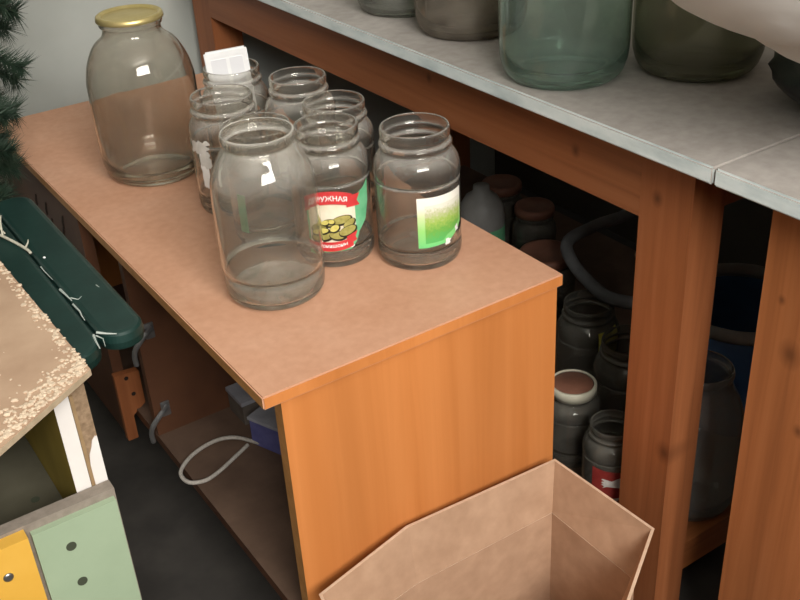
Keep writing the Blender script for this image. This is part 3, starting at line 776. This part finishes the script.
def ragged(pts, r, seed):
    rr = random.Random(seed); bm = bmesh.new()
    for p in pts:
        P = [Vector(q_) + Vector((rr.uniform(-.001, .001), rr.uniform(-.001, .001), 0)) for q_ in p]
        tube(bm, P, r * rr.uniform(.6, 1.2), 5, taper=.4)
    return bm
zt = .5870
for k_, p_ in enumerate([[(-.1175, .300, zt - .001), (-.1178, .285, zt - .001), (-.1172, .262, zt - .001)], [(-.1175, .232, zt), (-.1165, .215, zt), (-.1150, .200, zt)],
    [(-.1150, .205, zt), (-.1100, .196, zt), (-.1050, .200, zt)], [(-.118, .190, zt), (-.1165, .172, zt), (-.1170, .160, zt), (-.1185, .150, zt)],
    [(-.119, .116, zt - .001), (-.116, .106, zt - .001), (-.1185, .092, zt - .002)], [(-.1165, .118, zt), (-.109, .110, zt), (-.101, .104, zt)], [(-.1210, .118, zt - .001), (-.1225, .104, zt - .001), (-.1235, .09, zt - .001)]]):
    obj('split_seam', ragged([p_], .0013, 3 + k_), M['crack'], pad)
for k_, p_ in enumerate([[(-.073, .200, .5835), (-.0715, .185, .5835), (-.0725, .165, .583)], [(-.0785, .190, .5857), (-.0775, .170, .5858), (-.081, .148, .5858)], [(-.0695, .165, .581), (-.0705, .150, .581)], [(-.0830, .215, zt), (-.0822, .209, zt)]]):
    obj('scuff', ragged([p_], .0010, 9 + k_), M['crack'], pad)
obj('fluff', blob((-.108, .318, .5870), (.0017, .0017, .0013), 1, .2, 2), M['paper_white'], pad)
bm = bmesh.new(); rr = random.Random(12)
tube(bm, spline([(-.150, .440, .587), (-.138, .42, .589), (-.128, .385, .590), (-.1195, .352, .589), (-.1175, .338, .588)], 5), .0019, 6)
for p in ([(-.120, .352, .589), (-.1145, .357, .592), (-.112, .362, .594)], [(-.132, .400, .59), (-.128, .415, .60), (-.124, .422, .607)], [(-.142, .425, .59), (-.137, .43, .603), (-.141, .438, .612), (-.147, .433, .606)], [(-.15, .44, .59), (-.145, .45, .606), (-.139, .458, .611)], [(-.128, .405, .59), (-.134, .42, .6), (-.142, .42, .603)]):
    tube(bm, spline(p, 4), .0014, 5, taper=.5)
obj('loose_fibres', bm, M['thread'], pad, smooth=True)

# plywood seat with old foam stuck to it
seat = thing('plywood_seat', 'tan plywood seat board crusted with crumbs of old foam, at the left', 'board', (-.25, .2, .587))
poly = [(-.1475, .047), (-.1540, .330), (-.162, .45), (-.52, .45), (-.52, -.10), (-.36, -.095), (-.2525, -.0225)]
bm = bmesh.new(); prism(bm, poly, .5870, .5945); bm.normal_update()
for f in bm.faces: f.material_index = 0 if f.normal.z > .5 else 1
obj('seat_board', bm, [M['ply'], M['ply_edge']], seat, bevel=.0006)
bm = bmesh.new(); rr = random.Random(7)
def inside(x, y):
    n_ = len(poly); s = False
    for i in range(n_):
        (xa, ya), (xb, yb) = poly[i], poly[(i + 1) % n_]
        if (ya > y) != (yb > y) and x < (xb - xa) * (y - ya) / (yb - ya) + xa: s = not s
    return s
def crumb(x, y, s):
    g = bmesh.ops.create_icosphere(bm, subdivisions=1, radius=s, matrix=Matrix.Translation((x, y, .5945 + s * .22)) @ Matrix.Rotation(rr.uniform(0, 6), 4, 'Z') @ Matrix.Diagonal((rr.uniform(.7, 1.5), rr.uniform(.7, 1.2), rr.uniform(.35, .6), 1)))
    for v in g['verts']: v.co += Vector((rr.uniform(-1, 1), rr.uniform(-1, 1), rr.uniform(-.5, .5))) * s * .22
cnt = 0
from mathutils import noise as nz
while cnt < 760:
    # thick along the front edge and the corner, sparse in the middle
    t_ = rr.random()
    if t_ < .55:
        k = rr.random(); x = -.1475 + (-.2525 + .1475) * k * 1.6; y = .047 + (-.0225 - .047) * k * 1.6 + abs(rr.gauss(0, .020)) + .003
    elif t_ < .75:
        y = rr.uniform(.05, .40); x = -.1485 - abs(rr.gauss(0, .006)) - (y - .05) * .02
    else:
        x = rr.uniform(-.40, -.15); y = rr.uniform(.0, .45)
        if nz.noise(Vector((x * 30, y * 30, 3))) < .18: continue
    if not inside(x, y): continue
    crumb(x, y, rr.uniform(.0009, .0026) * (1.5 if rr.random() < .12 else 1)); cnt += 1
tag(obj('foam_crust', bm, M['crumb'], seat), 'pale crumbs of old foam', None, None, 'stuff')

# ------------------------------------------------------------------ artificial fir, top left
fir = thing('artificial_fir', 'dark green artificial fir branches at the upper left edge', 'christmas tree', (-.135, .765, 0))
bm = tube(bmesh.new(), [(-.135, .765, .02), (-.135, .765, 1.05)], .012, 10, taper=.5); trunk = obj('trunk', bm, M['fir_stem'], fir)
bm = bmesh.new()
for k in range(3):
    a = 2 * PI * k / 3 + 3.4
    tube(bm, [(-.135, .765, .06), (-.135 + .05 * math.cos(a), .765 + .05 * math.sin(a), .05), (-.135 + .12 * math.cos(a), .765 + .12 * math.sin(a), .008)], .008, 8)
obj('stand', bm, M['fir_stem'], fir)
rr = random.Random(31)
def branch(p0, p1, p2, nn, ln):
    pts = spline([p0, p1, p2], 10)
    b_ = tube(bmesh.new(), pts, .0025, 5, taper=.6); br = obj('branch', b_, M['fir_stem'], fir)
    nb = bmesh.new()
    for _ in range(nn):
        s = rr.uniform(0, len(pts) - 1.001); i = int(s); p = pts[i].lerp(pts[i + 1], s - i); t = (pts[i + 1] - pts[i]).normalized()
        u_ = t.cross(Vector((rr.gauss(0, 1), rr.gauss(0, 1), rr.gauss(0, 1)))).normalized()
        d_ = (u_ + t * rr.uniform(.25, .9)).normalized() * ln * rr.uniform(.55, 1.1)
        s1 = d_.cross(t).normalized() * .0008; s2 = d_.cross(s1).normalized() * .0007
        a = [nb.verts.new(p + s1), nb.verts.new(p - s1 * .5 + s2), nb.verts.new(p - s1 * .5 - s2), nb.verts.new(p + d_)]
        for f in ((0, 1, 3), (1, 2, 3), (2, 0, 3)): nb.faces.new([a[q_] for q_ in f])
    obj('needles', nb, M['needle'], br)
for k in range(76):
    z0 = .50 + .52 * (k / 76); a = k * 2.399 + .5
    reach = .100 + .028 * rr.random() + .145 * max(0, z0 - .57) / .46
    if math.cos(a) < -.3: reach *= .8
    dx, dy = math.cos(a) * reach, math.sin(a) * reach * .8
    branch((-.135, .765, z0), (-.135 + dx * .55, .765 + dy * .55, z0 + .015), (-.135 + dx, .765 + dy, z0 - .01 + rr.uniform(-.02, .02)), 800, .036)

# ------------------------------------------------------------------ light
w_ = bpy.data.worlds.new('daylight'); S.world = w_; w_.use_nodes = True
bg = w_.node_tree.nodes['Background']; bg.inputs[0].default_value = (.75, .85, 1, 1); bg.inputs[1].default_value = 1.0
la = bpy.data.lights.new('window_daylight', 'AREA'); la.shape = 'RECTANGLE'; la.size = WX1 - WX0 - .1; la.size_y = WZ1 - WZ0 - .1
la.energy = 95; la.color = (1.0, .96, .90)
lo = bpy.data.objects.new('window_daylight', la); COL.objects.link(lo)
lo.location = ((WX0 + WX1) / 2, Y0 + .01, (WZ0 + WZ1) / 2); lo.rotation_euler = (R(90), 0, 0)

# ------------------------------------------------------------------ camera
cam = bpy.data.cameras.new('camera'); co = bpy.data.objects.new('camera', cam); COL.objects.link(co)
cam.sensor_width = 36; cam.lens = 1041.2 / 800 * 36; cam.clip_start = .02
r_ = Vector((.8274, -.5591, -.0541)); u_ = Vector((.3239, .3962, .8591)); f_ = Vector((.4589, .7283, -.5089))
r_.normalize(); f_ = (f_ - r_ * f_.dot(r_)).normalized(); u_ = r_.cross(f_)
co.matrix_world = Matrix(((r_.x, u_.x, -f_.x, -.3354), (r_.y, u_.y, -f_.y, -.8046), (r_.z, u_.z, -f_.z, 1.1334), (0, 0, 0, 1)))
S.camera = co

S.view_settings.view_transform = 'Standard'; S.view_settings.look = 'None'
S.view_settings.gamma = 1; S.view_settings.use_curve_mapping = False
S.view_settings.exposure = 0.4
S.cycles.max_bounces = 24; S.cycles.transmission_bounces = 24; S.cycles.transparent_max_bounces = 16; S.cycles.glossy_bounces = 8; S.cycles.diffuse_bounces = 5
for o in COL.objects:
    if 'base_pt' in o: del o['base_pt']
